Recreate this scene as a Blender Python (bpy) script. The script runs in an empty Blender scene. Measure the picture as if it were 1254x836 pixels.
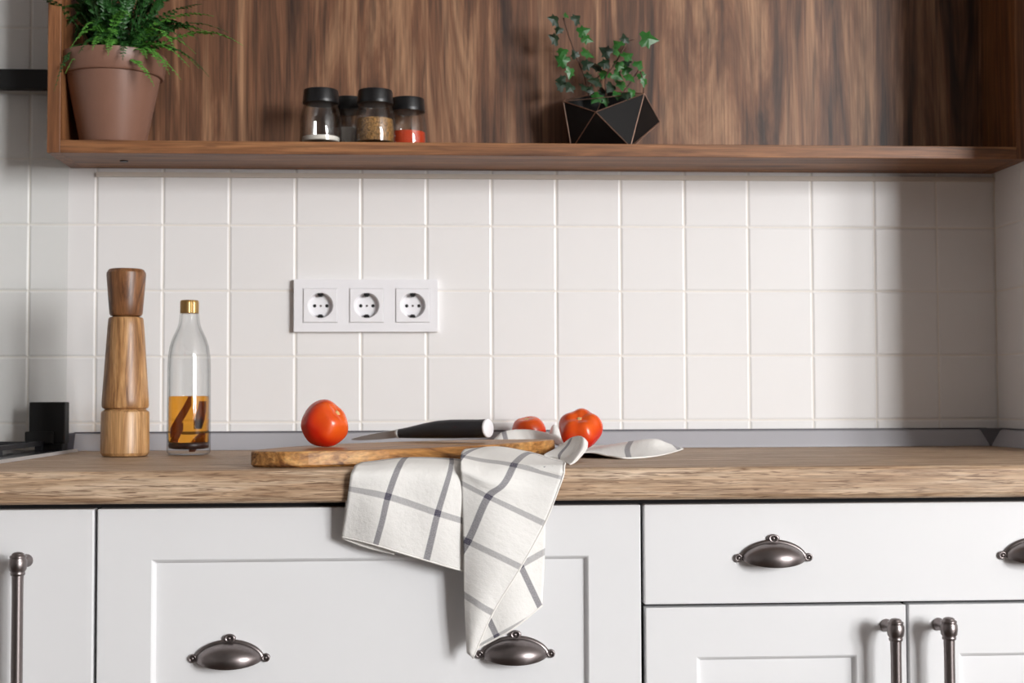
import bpy, bmesh, math, random
from mathutils import Vector, Matrix, Euler, noise as mnoise

random.seed(7)
ZT = 0.90                      # height of the worktop's top; all z below are measured from it
S = bpy.context.scene
COL = S.collection

# ------------------------------------------------------------------ camera
FPX, CX, CY, CZ, YAW, PIT, ROLL = 1704.65, -.0959, -2.135, .0772, .0592, .0405, -.0035
cd = bpy.data.cameras.new('camera')
cd.sensor_width = 36.0
cd.lens = FPX / 1254 * 36
cd.clip_start = .05
cd.dof.use_dof = True
cd.dof.focus_distance = 1.60
cd.dof.aperture_fstop = 9.0
cam = bpy.data.objects.new('camera', cd)
COL.objects.link(cam)
cam.matrix_world = (Matrix.Translation((CX, CY, CZ + ZT)) @ Matrix.Rotation(-YAW, 4, 'Z')
                    @ Matrix.Rotation(math.pi / 2 + PIT, 4, 'X') @ Matrix.Rotation(ROLL, 4, 'Z'))
S.camera = cam

# ------------------------------------------------------------------ world, daylight, exposure
S.view_settings.view_transform = 'Standard'
S.view_settings.look = 'None'
S.view_settings.gamma = 1
S.view_settings.use_curve_mapping = False
S.view_settings.exposure = 0.0
w = bpy.data.worlds.new('world')
S.world = w
w.use_nodes = True
bg = w.node_tree.nodes['Background']
bg.inputs[0].default_value = (.80, .90, 1.0, 1)
bg.inputs[1].default_value = 1.0
# overcast daylight standing just outside the window of the wall behind the camera
WX0, WX1, WZ0, WZ1, WY = 3.75, 6.6, .0, 2.4, -6.5
ld = bpy.data.lights.new('window_daylight', 'AREA')
ld.shape = 'RECTANGLE'
ld.size, ld.size_y = WX1 - WX0 + .1, WZ1 - WZ0 + .1
ld.energy = 1060
ld.color = (1.0, 1.0, 1.0)
lo = bpy.data.objects.new('window_daylight', ld)
COL.objects.link(lo)
lo.location = ((WX0 + WX1) / 2, WY - .22, (WZ0 + WZ1) / 2 + ZT)
lo.rotation_euler = (math.radians(90), 0, math.radians(0))   # faces +y, into the room


# ------------------------------------------------------------------ picture-to-place helper
def ray(px, py):
    a, b = px - 627, py - 418
    c, s = math.cos(-ROLL), math.sin(-ROLL)
    u, v = a * c - b * s, a * s + b * c
    X, Y, Z = u / FPX, 1, -v / FPX
    c, s = math.cos(PIT), math.sin(PIT)
    Y, Z = Y * c - Z * s, Y * s + Z * c
    c, s = math.cos(YAW), math.sin(YAW)
    return Vector((X * c + Y * s, -X * s + Y * c, Z))


def P(px, py, Y):
    d = ray(px, py)
    return Vector((CX, CY, CZ)) + d * ((Y - CY) / d.y)


def G(px, Y, z):
    q = P(px, 520, Y)
    return Vector((q.x, Y, z))


# ------------------------------------------------------------------ scene helpers
def obj(name, bm, mat, parent=None, loc=(0, 0, 0), smooth=False, rot=None):
    if isinstance(bm, bpy.types.Mesh):
        me = bm
    else:
        me = bpy.data.meshes.new(name)
        bm.to_mesh(me)
        bm.free()
    if mat is not None and not me.materials:
        me.materials.append(mat)
    if smooth:
        for p_ in me.polygons:
            p_.use_smooth = True
    o = bpy.data.objects.new(name, me)
    COL.objects.link(o)
    if parent is not None:
        o.parent = parent
        o.location = loc
    else:
        o.location = (loc[0], loc[1], loc[2] + ZT)
    if rot:
        o.rotation_euler = rot
    return o


def thing(name, label, cat, loc=(0, 0, 0), group=None, rot=None):
    o = bpy.data.objects.new(name, None)
    COL.objects.link(o)
    o.empty_display_size = .05
    o.location = (loc[0], loc[1], loc[2] + ZT)
    if rot:
        o.rotation_euler = rot
    return tag(o, label, cat, group)


def tag(o, label, cat, group=None):
    o['label'] = label
    o['category'] = cat
    if group:
        o['group'] = group
    return o


def struct(o):
    o['kind'] = 'structure'
    return o


def bevel(o, w_, seg=2, ang=30):
    m = o.modifiers.new('bevel', 'BEVEL')
    m.width = w_
    m.segments = seg
    m.limit_method = 'ANGLE'
    m.angle_limit = math.radians(ang)
    return o


def box(bm, x0, x1, y0, y1, z0, z1):
    vs = [bm.verts.new(c) for c in ((x0, y0, z0), (x1, y0, z0), (x1, y1, z0), (x0, y1, z0),
                                    (x0, y0, z1), (x1, y0, z1), (x1, y1, z1), (x0, y1, z1))]
    for f in ((3, 2, 1, 0), (4, 5, 6, 7), (0, 1, 5, 4), (1, 2, 6, 5), (2, 3, 7, 6), (3, 0, 4, 7)):
        bm.faces.new([vs[i] for i in f])
    return vs


def boxbm(*a):
    bm = bmesh.new()
    box(bm, *a)
    return bm


def lathe(bm, prof, seg=48, cap0=True, cap1=True, wob=None, center=(0, 0, 0)):
    rings = []
    for r, z in prof:
        ring = []
        for i in range(seg):
            a = 2 * math.pi * i / seg
            rr = r * (wob(a, z) if wob else 1)
            ring.append(bm.verts.new((center[0] + rr * math.cos(a), center[1] + rr * math.sin(a), center[2] + z)))
        rings.append(ring)
    for k in range(len(rings) - 1):
        for i in range(seg):
            j = (i + 1) % seg
            bm.faces.new((rings[k][i], rings[k][j], rings[k + 1][j], rings[k + 1][i]))
    if cap0:
        bm.faces.new(list(reversed(rings[0])))
    if cap1:
        bm.faces.new(rings[-1])
    return rings


def tube(bm, pts, rad, seg=8, caps=True):
    pts = [Vector(p_) for p_ in pts]
    n = len(pts)
    up = Vector((0, 0, 1))
    rings = []
    prev = None
    for k in range(n):
        t = (pts[min(k + 1, n - 1)] - pts[max(k - 1, 0)]).normalized()
        a = up if abs(t.dot(up)) < .95 else Vector((1, 0, 0))
        if prev is not None:
            a = prev
        s = t.cross(a).normalized()
        a = s.cross(t).normalized()
        prev = a
        r = rad[k] if isinstance(rad, (list, tuple)) else rad
        rings.append([bm.verts.new(pts[k] + s * (r * math.cos(2 * math.pi * i / seg)) + a * (r * math.sin(2 * math.pi * i / seg)))
                      for i in range(seg)])
    for k in range(n - 1):
        for i in range(seg):
            j = (i + 1) % seg
            bm.faces.new((rings[k][j], rings[k][i], rings[k + 1][i], rings[k + 1][j]))
    if caps:
        bm.faces.new(rings[0])
        bm.faces.new(list(reversed(rings[-1])))
    return rings


def catmull(p, t):
    n = len(p)
    i = min(int(t), n - 2)
    f = t - i
    a, b = p[i], p[i + 1]
    z = p[i - 1] if i > 0 else [2 * x - y for x, y in zip(a, b)]
    c = p[i + 2] if i + 2 < n else [2 * y - x for x, y in zip(a, b)]
    return [.5 * (2 * b0 + (c0 - a0) * f + (2 * a0 - 5 * b0 + 4 * c0 - d0) * f * f + (-a0 + 3 * b0 - 3 * c0 + d0) * f ** 3)
            for a0, b0, c0, d0 in zip(z, a, b, c)]


# ------------------------------------------------------------------ materials
def new_mat(name):
    m = bpy.data.materials.new(name)
    m.use_nodes = True
    nt = m.node_tree
    return m, nt, nt.nodes['Principled BSDF']


def rgb(r, g, b):
    f = lambda c: (c / 255 / 12.92) if c / 255 < .04045 else ((c / 255 + .055) / 1.055) ** 2.4
    return (f(r), f(g), f(b), 1)


def N(nt, typ, **kw):
    n = nt.nodes.new(typ)
    for k, v in kw.items():
        setattr(n, k, v)
    return n


def plain(name, col, rough=.5, metal=0., noise=.04, nscale=40., bump=0., bscale=300., coat=0., spec=.5):
    m, nt, b = new_mat(name)
    tc = N(nt, 'ShaderNodeTexCoord')
    nz = N(nt, 'ShaderNodeTexNoise')
    nz.inputs['Scale'].default_value = nscale
    nz.inputs['Detail'].default_value = 3
    nt.links.new(tc.outputs['Object'], nz.inputs['Vector'])
    mr = N(nt, 'ShaderNodeMapRange')
    mr.inputs[3].default_value = 1 - noise
    mr.inputs[4].default_value = 1 + noise
    nt.links.new(nz.outputs[0], mr.inputs[0])
    mx = N(nt, 'ShaderNodeMix', data_type='RGBA', blend_type='MULTIPLY')
    mx.inputs[0].default_value = 1
    mx.inputs[6].default_value = col
    nt.links.new(mr.outputs[0], mx.inputs[7])
    nt.links.new(mx.outputs[2], b.inputs['Base Color'])
    b.inputs['Roughness'].default_value = rough
    b.inputs['Metallic'].default_value = metal
    b.inputs['Specular IOR Level'].default_value = spec
    b.inputs['Coat Weight'].default_value = coat
    if bump:
        n2 = N(nt, 'ShaderNodeTexNoise')
        n2.inputs['Scale'].default_value = bscale
        nt.links.new(tc.outputs['Object'], n2.inputs['Vector'])
        bp = N(nt, 'ShaderNodeBump')
        bp.inputs['Strength'].default_value = bump
        bp.inputs['Distance'].default_value = .002
        nt.links.new(n2.outputs[0], bp.inputs['Height'])
        nt.links.new(bp.outputs[0], b.inputs['Normal'])
    return m


def wood(name, dark, mid, light, axis='X', across=14., along=1.6, fine=260., rough=.45, bump=.25, dist=1.2,
         pore=.0, contrast=(.33, .5, .68), offset=(0, 0, 0), porecol=None, porescale=(9, 120), plim=(.60, .70)):
    """plank wood: growth figure stretched along one axis, fine fibre, dark pores"""
    m, nt, b = new_mat(name)
    tc = N(nt, 'ShaderNodeTexCoord')

    def mapped(ac, al, off):
        mp = N(nt, 'ShaderNodeMapping')
        sc = [ac, ac, ac]
        sc['XYZ'.index(axis)] = al
        mp.inputs['Scale'].default_value = sc
        mp.inputs['Location'].default_value = off
        nt.links.new(tc.outputs['Object'], mp.inputs['Vector'])
        return mp
    a = mapped(across, along, offset)
    n1 = N(nt, 'ShaderNodeTexNoise')
    n1.inputs['Scale'].default_value = 1
    n1.inputs['Detail'].default_value = 5
    n1.inputs['Roughness'].default_value = .6
    n1.inputs['Distortion'].default_value = dist
    nt.links.new(a.outputs[0], n1.inputs['Vector'])
    cr = N(nt, 'ShaderNodeValToRGB')
    cr.color_ramp.elements[0].position = contrast[0]
    cr.color_ramp.elements[0].color = dark
    cr.color_ramp.elements[1].position = contrast[2]
    cr.color_ramp.elements[1].color = light
    e = cr.color_ramp.elements.new(contrast[1])
    e.color = mid
    nt.links.new(n1.outputs[0], cr.inputs[0])
    f = mapped(fine, fine * .03, (3, 1, 2))
    n2 = N(nt, 'ShaderNodeTexNoise')
    n2.inputs['Scale'].default_value = 1
    n2.inputs['Detail'].default_value = 3
    nt.links.new(f.outputs[0], n2.inputs['Vector'])
    mr = N(nt, 'ShaderNodeMapRange')
    mr.inputs[1].default_value = .3
    mr.inputs[2].default_value = .7
    mr.inputs[3].default_value = .72
    mr.inputs[4].default_value = 1.22
    nt.links.new(n2.outputs[0], mr.inputs[0])
    mx = N(nt, 'ShaderNodeMix', data_type='RGBA', blend_type='MULTIPLY')
    mx.inputs[0].default_value = 1
    nt.links.new(cr.outputs[0], mx.inputs[6])
    nt.links.new(mr.outputs[0], mx.inputs[7])
    out = mx.outputs[2]
    hgt = n2.outputs[0]
    if pore:
        g = mapped(porescale[1], porescale[0], (7, 5, 1))
        n3 = N(nt, 'ShaderNodeTexNoise')
        n3.inputs['Scale'].default_value = 1
        n3.inputs['Detail'].default_value = 2
        n3.inputs['Distortion'].default_value = 1.0
        nt.links.new(g.outputs[0], n3.inputs['Vector'])
        m3 = N(nt, 'ShaderNodeMapRange')
        m3.inputs[1].default_value = plim[0]
        m3.inputs[2].default_value = plim[1]
        nt.links.new(n3.outputs[0], m3.inputs[0])
        ml = N(nt, 'ShaderNodeMath', operation='MULTIPLY')
        ml.inputs[1].default_value = pore
        nt.links.new(m3.outputs[0], ml.inputs[0])
        m4 = N(nt, 'ShaderNodeMix', data_type='RGBA')
        nt.links.new(ml.outputs[0], m4.inputs[0])
        nt.links.new(out, m4.inputs[6])
        m4.inputs[7].default_value = porecol or dark
        out = m4.outputs[2]
    nt.links.new(out, b.inputs['Base Color'])
    b.inputs['Roughness'].default_value = rough
    if bump:
        bp = N(nt, 'ShaderNodeBump')
        bp.inputs['Strength'].default_value = bump
        bp.inputs['Distance'].default_value = .001
        nt.links.new(hgt, bp.inputs['Height'])
        nt.links.new(bp.outputs[0], b.inputs['Normal'])
    return m


def glass_mat(name, tint=(1, 1, 1, 1), rough=.0, ior=1.45, edge=(.5, .5, .5, 1)):
    """thin clear glass: passes light straight, mirrors by Fresnel"""
    m, nt, b = new_mat(name)
    nt.nodes.remove(b)
    out = nt.nodes['Material Output']
    tr = N(nt, 'ShaderNodeBsdfTransparent')
    tr.inputs[0].default_value = tint
    gl = N(nt, 'ShaderNodeBsdfGlossy')
    gl.inputs['Roughness'].default_value = rough
    ge = N(nt, 'ShaderNodeNewGeometry')
    dt = N(nt, 'ShaderNodeVectorMath', operation='DOT_PRODUCT')
    nt.links.new(ge.outputs['Normal'], dt.inputs[0])
    nt.links.new(ge.outputs['Incoming'], dt.inputs[1])
    ab = N(nt, 'ShaderNodeMath', operation='ABSOLUTE')
    nt.links.new(dt.outputs['Value'], ab.inputs[0])
    om = N(nt, 'ShaderNodeMath', operation='SUBTRACT')
    om.inputs[0].default_value = 1
    nt.links.new(ab.outputs[0], om.inputs[1])
    pw = N(nt, 'ShaderNodeMath', operation='POWER')
    pw.inputs[1].default_value = 5
    nt.links.new(om.outputs[0], pw.inputs[0])
    f0 = ((ior - 1) / (ior + 1)) ** 2
    fr = N(nt, 'ShaderNodeMapRange')
    fr.inputs[3].default_value = f0
    fr.inputs[4].default_value = 1
    nt.links.new(pw.outputs[0], fr.inputs[0])
    # longer way through the wall of the vessel towards its outline: more absorption
    p3 = N(nt, 'ShaderNodeMath', operation='POWER')
    p3.inputs[1].default_value = 3
    nt.links.new(om.outputs[0], p3.inputs[0])
    tm = N(nt, 'ShaderNodeMix', data_type='RGBA')
    nt.links.new(p3.outputs[0], tm.inputs[0])
    tm.inputs[6].default_value = tint
    tm.inputs[7].default_value = edge
    nt.links.new(tm.outputs[2], tr.inputs[0])
    mx = N(nt, 'ShaderNodeMixShader')
    nt.links.new(fr.outputs[0], mx.inputs[0])
    nt.links.new(tr.outputs[0], mx.inputs[1])
    nt.links.new(gl.outputs[0], mx.inputs[2])
    nt.links.new(mx.outputs[0], out.inputs[0])
    return m


M = {}
M['paint'] = plain('room_paint', rgb(166, 164, 163), .8)
M['ceil'] = plain('ceiling_paint', rgb(178, 176, 175), .85)
M['grout'] = plain('grout', rgb(236, 231, 224), .8, noise=.03, nscale=120)
M['tile'] = plain('glazed_tile', rgb(234, 232, 231), .3, noise=.015, nscale=6, bump=.05, bscale=18, spec=.4)
M['floor'] = wood('floor_boards', rgb(52, 38, 28), rgb(80, 60, 46), rgb(104, 80, 62), 'X', 8, .8)
M['cab'] = plain('cabinet_lacquer', rgb(232, 232, 233), .42, noise=.012, nscale=12, spec=.35)
M['carcass'] = plain('cabinet_carcass', rgb(40, 38, 40), .8)
M['worktop'] = wood('worktop_oak', rgb(148, 116, 88), rgb(188, 158, 128), rgb(218, 194, 168), 'X', 70, 5, fine=520, rough=.55,
                    bump=.4, dist=1.0, pore=.8, porecol=rgb(104, 74, 52), porescale=(30, 560), contrast=(.3, .5, .72), plim=(.52, .66))
M['shelf_back'] = wood('shelf_walnut_upright', rgb(46, 27, 17), rgb(114, 76, 52), rgb(172, 131, 98), 'Z', 11, 1.0, fine=330,
                       rough=.5, bump=.15, dist=3.0, contrast=(.3, .5, .72), pore=.6, porecol=rgb(38, 22, 16), porescale=(5, 110), plim=(.52, .72))
M['shelf_edge'] = wood('shelf_walnut_lengthwise', rgb(86, 52, 30), rgb(134, 88, 54), rgb(168, 118, 76), 'X', 60, 2.5, fine=500,
                       rough=.5, bump=.15, pore=.4, porecol=rgb(70, 40, 24), porescale=(14, 300))
M['steel'] = plain('pewter', rgb(136, 128, 127), .34, metal=1., noise=.08, nscale=200)
M['pewter_dark'] = plain('pewter_blackened', rgb(58, 52, 52), .34, metal=1., noise=.08, nscale=200)
M['alu'] = plain('grey_profile', rgb(170, 169, 174), .45, noise=.02)
M['alu_dark'] = plain('grey_profile_edge', rgb(84, 82, 88), .5, noise=.02)
M['white_plastic'] = plain('white_plastic', rgb(238, 237, 240), .3, noise=.005)
M['black'] = plain('black_plastic', rgb(14, 14, 16), .4)
M['black_matte'] = plain('black_matt', rgb(10, 10, 11), .6)
M['enamel'] = plain('black_enamel', rgb(16, 18, 26), .25)
M['iron'] = plain('cast_iron', rgb(20, 21, 26), .5, bump=.2)
M['bright_steel'] = plain('bright_steel', rgb(215, 214, 214), .42, metal=.6)
M['glass'] = glass_mat('clear_glass', (.985, .99, .99, 1), ior=1.6, edge=(.32, .33, .33, 1))
M['pane'] = glass_mat('splash_glass', (.99, .995, .992, 1), ior=1.4, edge=(.97, .98, .975, 1))
M['seal'] = plain('pale_sealant', rgb(205, 196, 186), .6)


# ================================================================== THE ROOM
RX0, RX1, RY0, RZ0, RZ1 = -2.6, 7.2, WY, -.90, 2.55
struct(obj('floor', boxbm(RX0, RX1, RY0 - .3, .12, RZ0 - .05, RZ0), M['floor']))
struct(obj('ceiling', boxbm(RX0, RX1, RY0 - .3, .12, RZ1, RZ1 + .05), M['ceil']))
struct(obj('wall_left', boxbm(RX0 - .1, RX0, RY0 - .3, .12, RZ0, RZ1), M['paint']))
struct(obj('wall_right', boxbm(RX1, RX1 + .1, RY0 - .3, .12, RZ0, RZ1), M['paint']))
bm = bmesh.new()
box(bm, RX0, WX0, WY - .2, WY, RZ0, RZ1)
box(bm, WX1, RX1, WY - .2, WY, RZ0, RZ1)
box(bm, WX0, WX1, WY - .2, WY, RZ0, WZ0)
box(bm, WX0, WX1, WY - .2, WY, WZ1, RZ1)
struct(obj('wall_front', bm, M['paint']))
bm = bmesh.new()
for a in ((WX0, WX0 + .06, WZ0, WZ1), (WX1 - .06, WX1, WZ0, WZ1), (WX0 + .06, WX1 - .06, WZ0, WZ0 + .06),
          (WX0 + .06, WX1 - .06, WZ1 - .06, WZ1), ((WX0 + WX1) / 2 - .16, (WX0 + WX1) / 2 + .16, WZ0 + .06, WZ1 - .06)):
    box(bm, a[0], a[1], WY - .12, WY - .06, a[2], a[3])
struct(obj('window_1', bm, M['white_plastic']))

# the tiled wall: bed of grout, every tile a piece of its own
TP, JW = .1, .0022
XC = .793                       # corner with the short wall return
RET = .31                       # how far the return stands out
Z0 = .3416                      # height of one horizontal joint
wall = struct(obj('wall_back', boxbm(RX0, RX1, .0012, .12, RZ0, RZ1), M['grout']))
ret = struct(obj('wall_return', boxbm(XC + .0012, XC + .5, -RET, .0012, RZ0, RZ1), M['grout']))


def tile_mesh(wd, ht):
    bm = bmesh.new()
    L = []
    for ins, dep in ((0, .004), (0, .0010), (.0008, .0005), (.0024, 0)):
        L.append([bm.verts.new(c) for c in ((ins, dep, ins), (wd - ins, dep, ins), (wd - ins, dep, ht - ins), (ins, dep, ht - ins))])
    for k in range(3):
        for i in range(4):
            j = (i + 1) % 4
            bm.faces.new((L[k][i], L[k][j], L[k + 1][j], L[k + 1][i]))
    bm.faces.new(L[3])
    me = bpy.data.meshes.new('tile')
    bm.to_mesh(me)
    bm.free()
    me.materials.append(M['tile'])
    return me


full = tile_mesh(TP - JW, TP - JW)
rows = []
z = Z0 - .4
for k in range(9):
    zlo, zhi = z + k * TP, z + (k + 1) * TP
    rows.append((zlo, zhi))
tcache = {}


def put_tile(parent, x0, x1, zlo, zhi, side=False):
    key = (round(x1 - x0, 4), round(zhi - zlo, 4))
    if key == (TP, TP):
        me = full
    else:
        me = tcache.get(key) or tcache.setdefault(key, tile_mesh(x1 - x0 - JW, zhi - zlo - JW))
    o = bpy.data.objects.new('tile', me)
    COL.objects.link(o)
    o.parent = parent
    if side:     # on the return: runs towards the camera from the corner
        o.location = (XC, -x0 - JW / 2, zlo + JW / 2)
        o.rotation_euler = (random.uniform(-.004, .004), random.uniform(-.002, .002), -math.pi / 2)
    else:
        o.location = (x0 + JW / 2, 0, zlo + JW / 2)
        o.rotation_euler = (random.uniform(-.004, .004), 0, random.uniform(-.004, .004))


for r, (zlo, zhi) in enumerate(rows):
    zlo = max(zlo, .0)
    if zhi - zlo < .02:
        continue
    for c in range(-12, 8):
        x0, x1 = c * TP, min((c + 1) * TP, XC)
        if zlo > .43 and x0 > -.55:
            continue            # behind the shelf unit
        put_tile(wall, x0, x1, zlo, zhi)
    for c in range(4):
        if c * TP < RET - .01 and zlo < .43:
            put_tile(ret, c * TP, min((c + 1) * TP, RET), zlo, zhi, True)

# pale bead of sealant where the shelf meets the tiles
struct(obj('trim_1', boxbm(-.60, XC - .001, -.005, .004, .4145, .4215), M['seal']))

# ================================================================== WORKTOP AND UPSTAND
YF = -.606
bm = bmesh.new()
prof = [(0, 0), (YF + .008, 0), (YF + .0035, -.0012), (YF + .001, -.004), (YF, -.009), (YF, -.030), (YF + .0025, -.034), (YF + .006, -.036), (0, -.036)]
xa, xb = -1.35, XC
va = [bm.verts.new((xa, y, z_)) for y, z_ in prof]
vb = [bm.verts.new((xb, y, z_)) for y, z_ in prof]
for i in range(len(prof)):
    j = (i + 1) % len(prof)
    bm.faces.new((va[i], va[j], vb[j], vb[i]))
bm.faces.new(list(reversed(va)))
bm.faces.new(vb)
wt = obj('worktop', bm, M['worktop'])
tag(wt, 'long oak worktop with a rounded front edge above the white cabinets', 'worktop')

up = thing('worktop_upstand', 'low grey sloping profile along the foot of the tiles behind the worktop', 'upstand', (0, 0, 0))


def upstand(bm, p0, p1, nrm):
    sec = [(0.0, .0005), (.020, .0005), (.019, .004), (.010, .024), (.007, .0262), (0, .0265)]
    A = [bm.verts.new(p0 + nrm * d + Vector((0, 0, h))) for d, h in sec]
    B = [bm.verts.new(p1 + nrm * d + Vector((0, 0, h))) for d, h in sec]
    for i in range(len(sec)):
        j = (i + 1) % len(sec)
        bm.faces.new((A[i], B[i], B[j], A[j]))
    bm.faces.new(A)
    bm.faces.new(list(reversed(B)))


xl = -.628
bm = bmesh.new()
upstand(bm, Vector((xl, -.0005, 0)), Vector((XC - .022, -.0005, 0)), Vector((0, -1, 0)))
obj('back_profile', bm, M['alu'], up)
bm = bmesh.new()
upstand(bm, Vector((XC - .0005, -.024, 0)), Vector((XC - .0005, -RET, 0)), Vector((-1, 0, 0)))
obj('side_profile', bm, M['alu'], up)
bm = bmesh.new()
q = [(XC - .0225, -.0005), (XC - .0225, -.0205), (XC - .0205, -.0245), (XC - .0005, -.0245), (XC - .0005, -.0005)]
lo_ = [bm.verts.new((x, y, .0005)) for x, y in q]
q2 = [(XC - .034, -.0005), (XC - .034, -.0085), (XC - .0085, -.034), (XC - .0005, -.034), (XC - .0005, -.0005)]
hi_ = [bm.verts.new((x, y, .0275)) for x, y in q2]
for i in range(5):
    j = (i + 1) % 5
    bm.faces.new((lo_[i], lo_[j], hi_[j], hi_[i]))
bm.faces.new(list(reversed(lo_)))
bm.faces.new(hi_)
obj('corner_cap', bm, M['alu_dark'], up)
bm = bmesh.new()
upstand(bm, Vector((xl - .010, -.0004, 0)), Vector((xl + .002, -.0004, .0006)), Vector((0, -1.08, 0)))
obj('end_cap', bm, M['alu_dark'], up)
# dark bead along the top of the profile
bm = bmesh.new()
box(bm, xl, XC - .022, -.0085, -.0005, .0262, .0282)
box(bm, XC - .0085, XC - .0005, -RET, -.024, .0262, .0282)
obj('top_bead', bm, M['alu_dark'], up)

# glass panel behind the hob
gp = obj('glass_splashback', boxbm(-1.3, -.6415, -.0085, -.0025, .001, .68), M['pane'])
tag(gp, 'clear glass panel standing over the tiles behind the hob', 'splashback')

# ================================================================== CABINETS
YD = -.585                      # face of the doors


def slab(name, x0, x1, z0, z1, parent):
    o = obj(name, boxbm(x0, x1, YD, YD + .02, z0, z1), M['cab'], parent)
    return bevel(o, .0016, 2)


def shaker(name, x0, x1, z0, z1, parent, st=.057, rl=.055, dep=.006, sl=.0045):
    bm = bmesh.new()
    def ring(i, y, j=0):
        return [bm.verts.new(c) for c in ((x0 + i, y, z0 + j), (x1 - i, y, z0 + j), (x1 - i, y, z1 - j), (x0 + i, y, z1 - j))]
    R = [ring(0, YD + .02), ring(0, YD), ring(st, YD, rl), ring(st + sl * .35, YD + .0012, rl + sl * .35), ring(st + sl, YD + dep, rl + sl)]
    for k in range(4):
        for i in range(4):
            j = (i + 1) % 4
            bm.faces.new((R[k][i], R[k][j], R[k + 1][j], R[k + 1][i]))
    bm.faces.new(R[-1])
    bm.faces.new(list(reversed(R[0])))
    o = obj(name, bm, M['cab'], parent)
    m = bevel(o, .0012, 2, 60)
    return o


def cup_mesh():
    """half-dome cup pull with flange and three screw lugs; origin at the middle of the lip line on the door"""
    bm = bmesh.new()
    a, b, d = .0365, .0185, .025
    nt_, nf = 28, 12
    def shell(sc, off):
        g = []
        for k in range(nf + 1):
            ph = math.radians(112) * k / nf
            row = []
            for i in range(nt_ + 1):
                th = math.pi * i / nt_
                s_ = max(math.sin(th), .0) ** 1.15
                x = -a * sc * math.cos(th)
                zz = b * sc * s_ * math.cos(ph) if ph < math.pi / 2 else .0215 * s_ * math.cos(ph)
                yy = -d * sc * s_ * math.sin(ph)
                row.append(bm.verts.new((x, yy - off, zz)))
            g.append(row)
        return g
    g1 = shell(1, .0)
    for k in range(nf):
        for i in range(nt_):
            bm.faces.new((g1[k][i], g1[k][i + 1], g1[k + 1][i + 1], g1[k + 1][i]))
    # flange along the arc on the door
    inner, outer, of = [], [], []
    for i in range(nt_ + 1):
        th = math.pi * i / nt_
        s_ = max(math.sin(th), 0) ** 1.15
        inner.append(bm.verts.new((-a * .98 * math.cos(th), -.0038, b * .98 * s_)))
        outer.append(bm.verts.new((-(a + .0022) * math.cos(th), -.0032, (b + .0028) * s_)))
        of.append(bm.verts.new((-(a + .0022) * math.cos(th), -.0002, (b + .0028) * s_)))
    for i in range(nt_):
        bm.faces.new((inner[i], outer[i], outer[i + 1], inner[i + 1]))
        bm.faces.new((outer[i], of[i], of[i + 1], outer[i + 1]))
    # lugs: plates with a raised screw head
    for lx, lz, ang in ((-a - .0032, .0010, 0), (a + .0032, .0010, 0), (0, b + .0040, 0)):
        n = 18
        pr = [(.0047, .0), (.0047, -.0028), (.0039, -.0038), (.0029, -.0038), (.0027, -.0024), (.0021, -.0024), (.0017, -.0040), (.0007, -.0046)]
        rings = []
        for r, y in pr:
            rings.append([bm.verts.new((lx + r * math.cos(2 * math.pi * i / n) * (1.5 if lx == 0 and r > .0035 else 1), y, lz + r * math.sin(2 * math.pi * i / n))) for i in range(n)])
        for k in range(len(pr) - 1):
            for i in range(n):
                j = (i + 1) % n
                bm.faces.new((rings[k][i], rings[k][j], rings[k + 1][j], rings[k + 1][i]))
        bm.faces.new(rings[-1])
    me = bpy.data.meshes.new('cup_handle')
    bmesh.ops.recalc_face_normals(bm, faces=bm.faces)
    bm.to_mesh(me)
    bm.free()
    me.materials.append(M['steel'])
    for p_ in me.polygons:
        p_.use_smooth = True
    return me


def bar_mesh(length):
    """upright bar pull: turned knobs at both ends on stand-offs; origin at the top knob's centre on the door"""
    bm = bmesh.new()
    so = -.032
    def knob(zc, sgn):
        pr = [(.0053, -.0125), (.0068, -.0118), (.0072, -.0095), (.0066, -.0085), (.0082, -.006), (.0088, -.001), (.0086, .004),
              (.0074, .0062), (.0080, .0072), (.0078, .0088), (.0058, .0098), (.0060, .0108), (.0040, .0122), (.001, .0128)]
        pr = [(r * 1.08, z_ * sgn) for r, z_ in pr]
        lathe(bm, pr, 24, False, True, center=(0, so, zc))
        # stand-off to the door
        n = 16
        ys = [(so + .004, .005), (so + .014, .0042), (-.006, .0042), (-.003, .0068), (-.0002, .0072)]
        rings = [[bm.verts.new((r * math.cos(2 * math.pi * i / n), y, zc + r * math.sin(2 * math.pi * i / n))) for i in range(n)] for y, r in ys]
        for k in range(len(ys) - 1):
            for i in range(n):
                j = (i + 1) % n
                bm.faces.new((rings[k][i], rings[k][j], rings[k + 1][j], rings[k + 1][i]))
    knob(0, 1)
    knob(-length, -1)
    lathe(bm, [(.0062, -.010), (.0059, -.03), (.0061, -length / 2), (.0059, -length + .03), (.0062, -length + .010)], 24, False, False, center=(0, so, 0))
    bmesh.ops.recalc_face_normals(bm, faces=bm.faces)
    me = bpy.data.meshes.new('bar_handle')
    bm.to_mesh(me)
    bm.free()
    me.materials.append(M['steel'])
    for p_ in me.polygons:
        p_.use_smooth = True
    return me


CUP, BAR = cup_mesh(), bar_mesh(.22)


def carcass(parent, x0, x1):
    obj('body', boxbm(x0, x1, YD + .0215, -.02, -.80, -.037), M['carcass'], parent)


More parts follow.
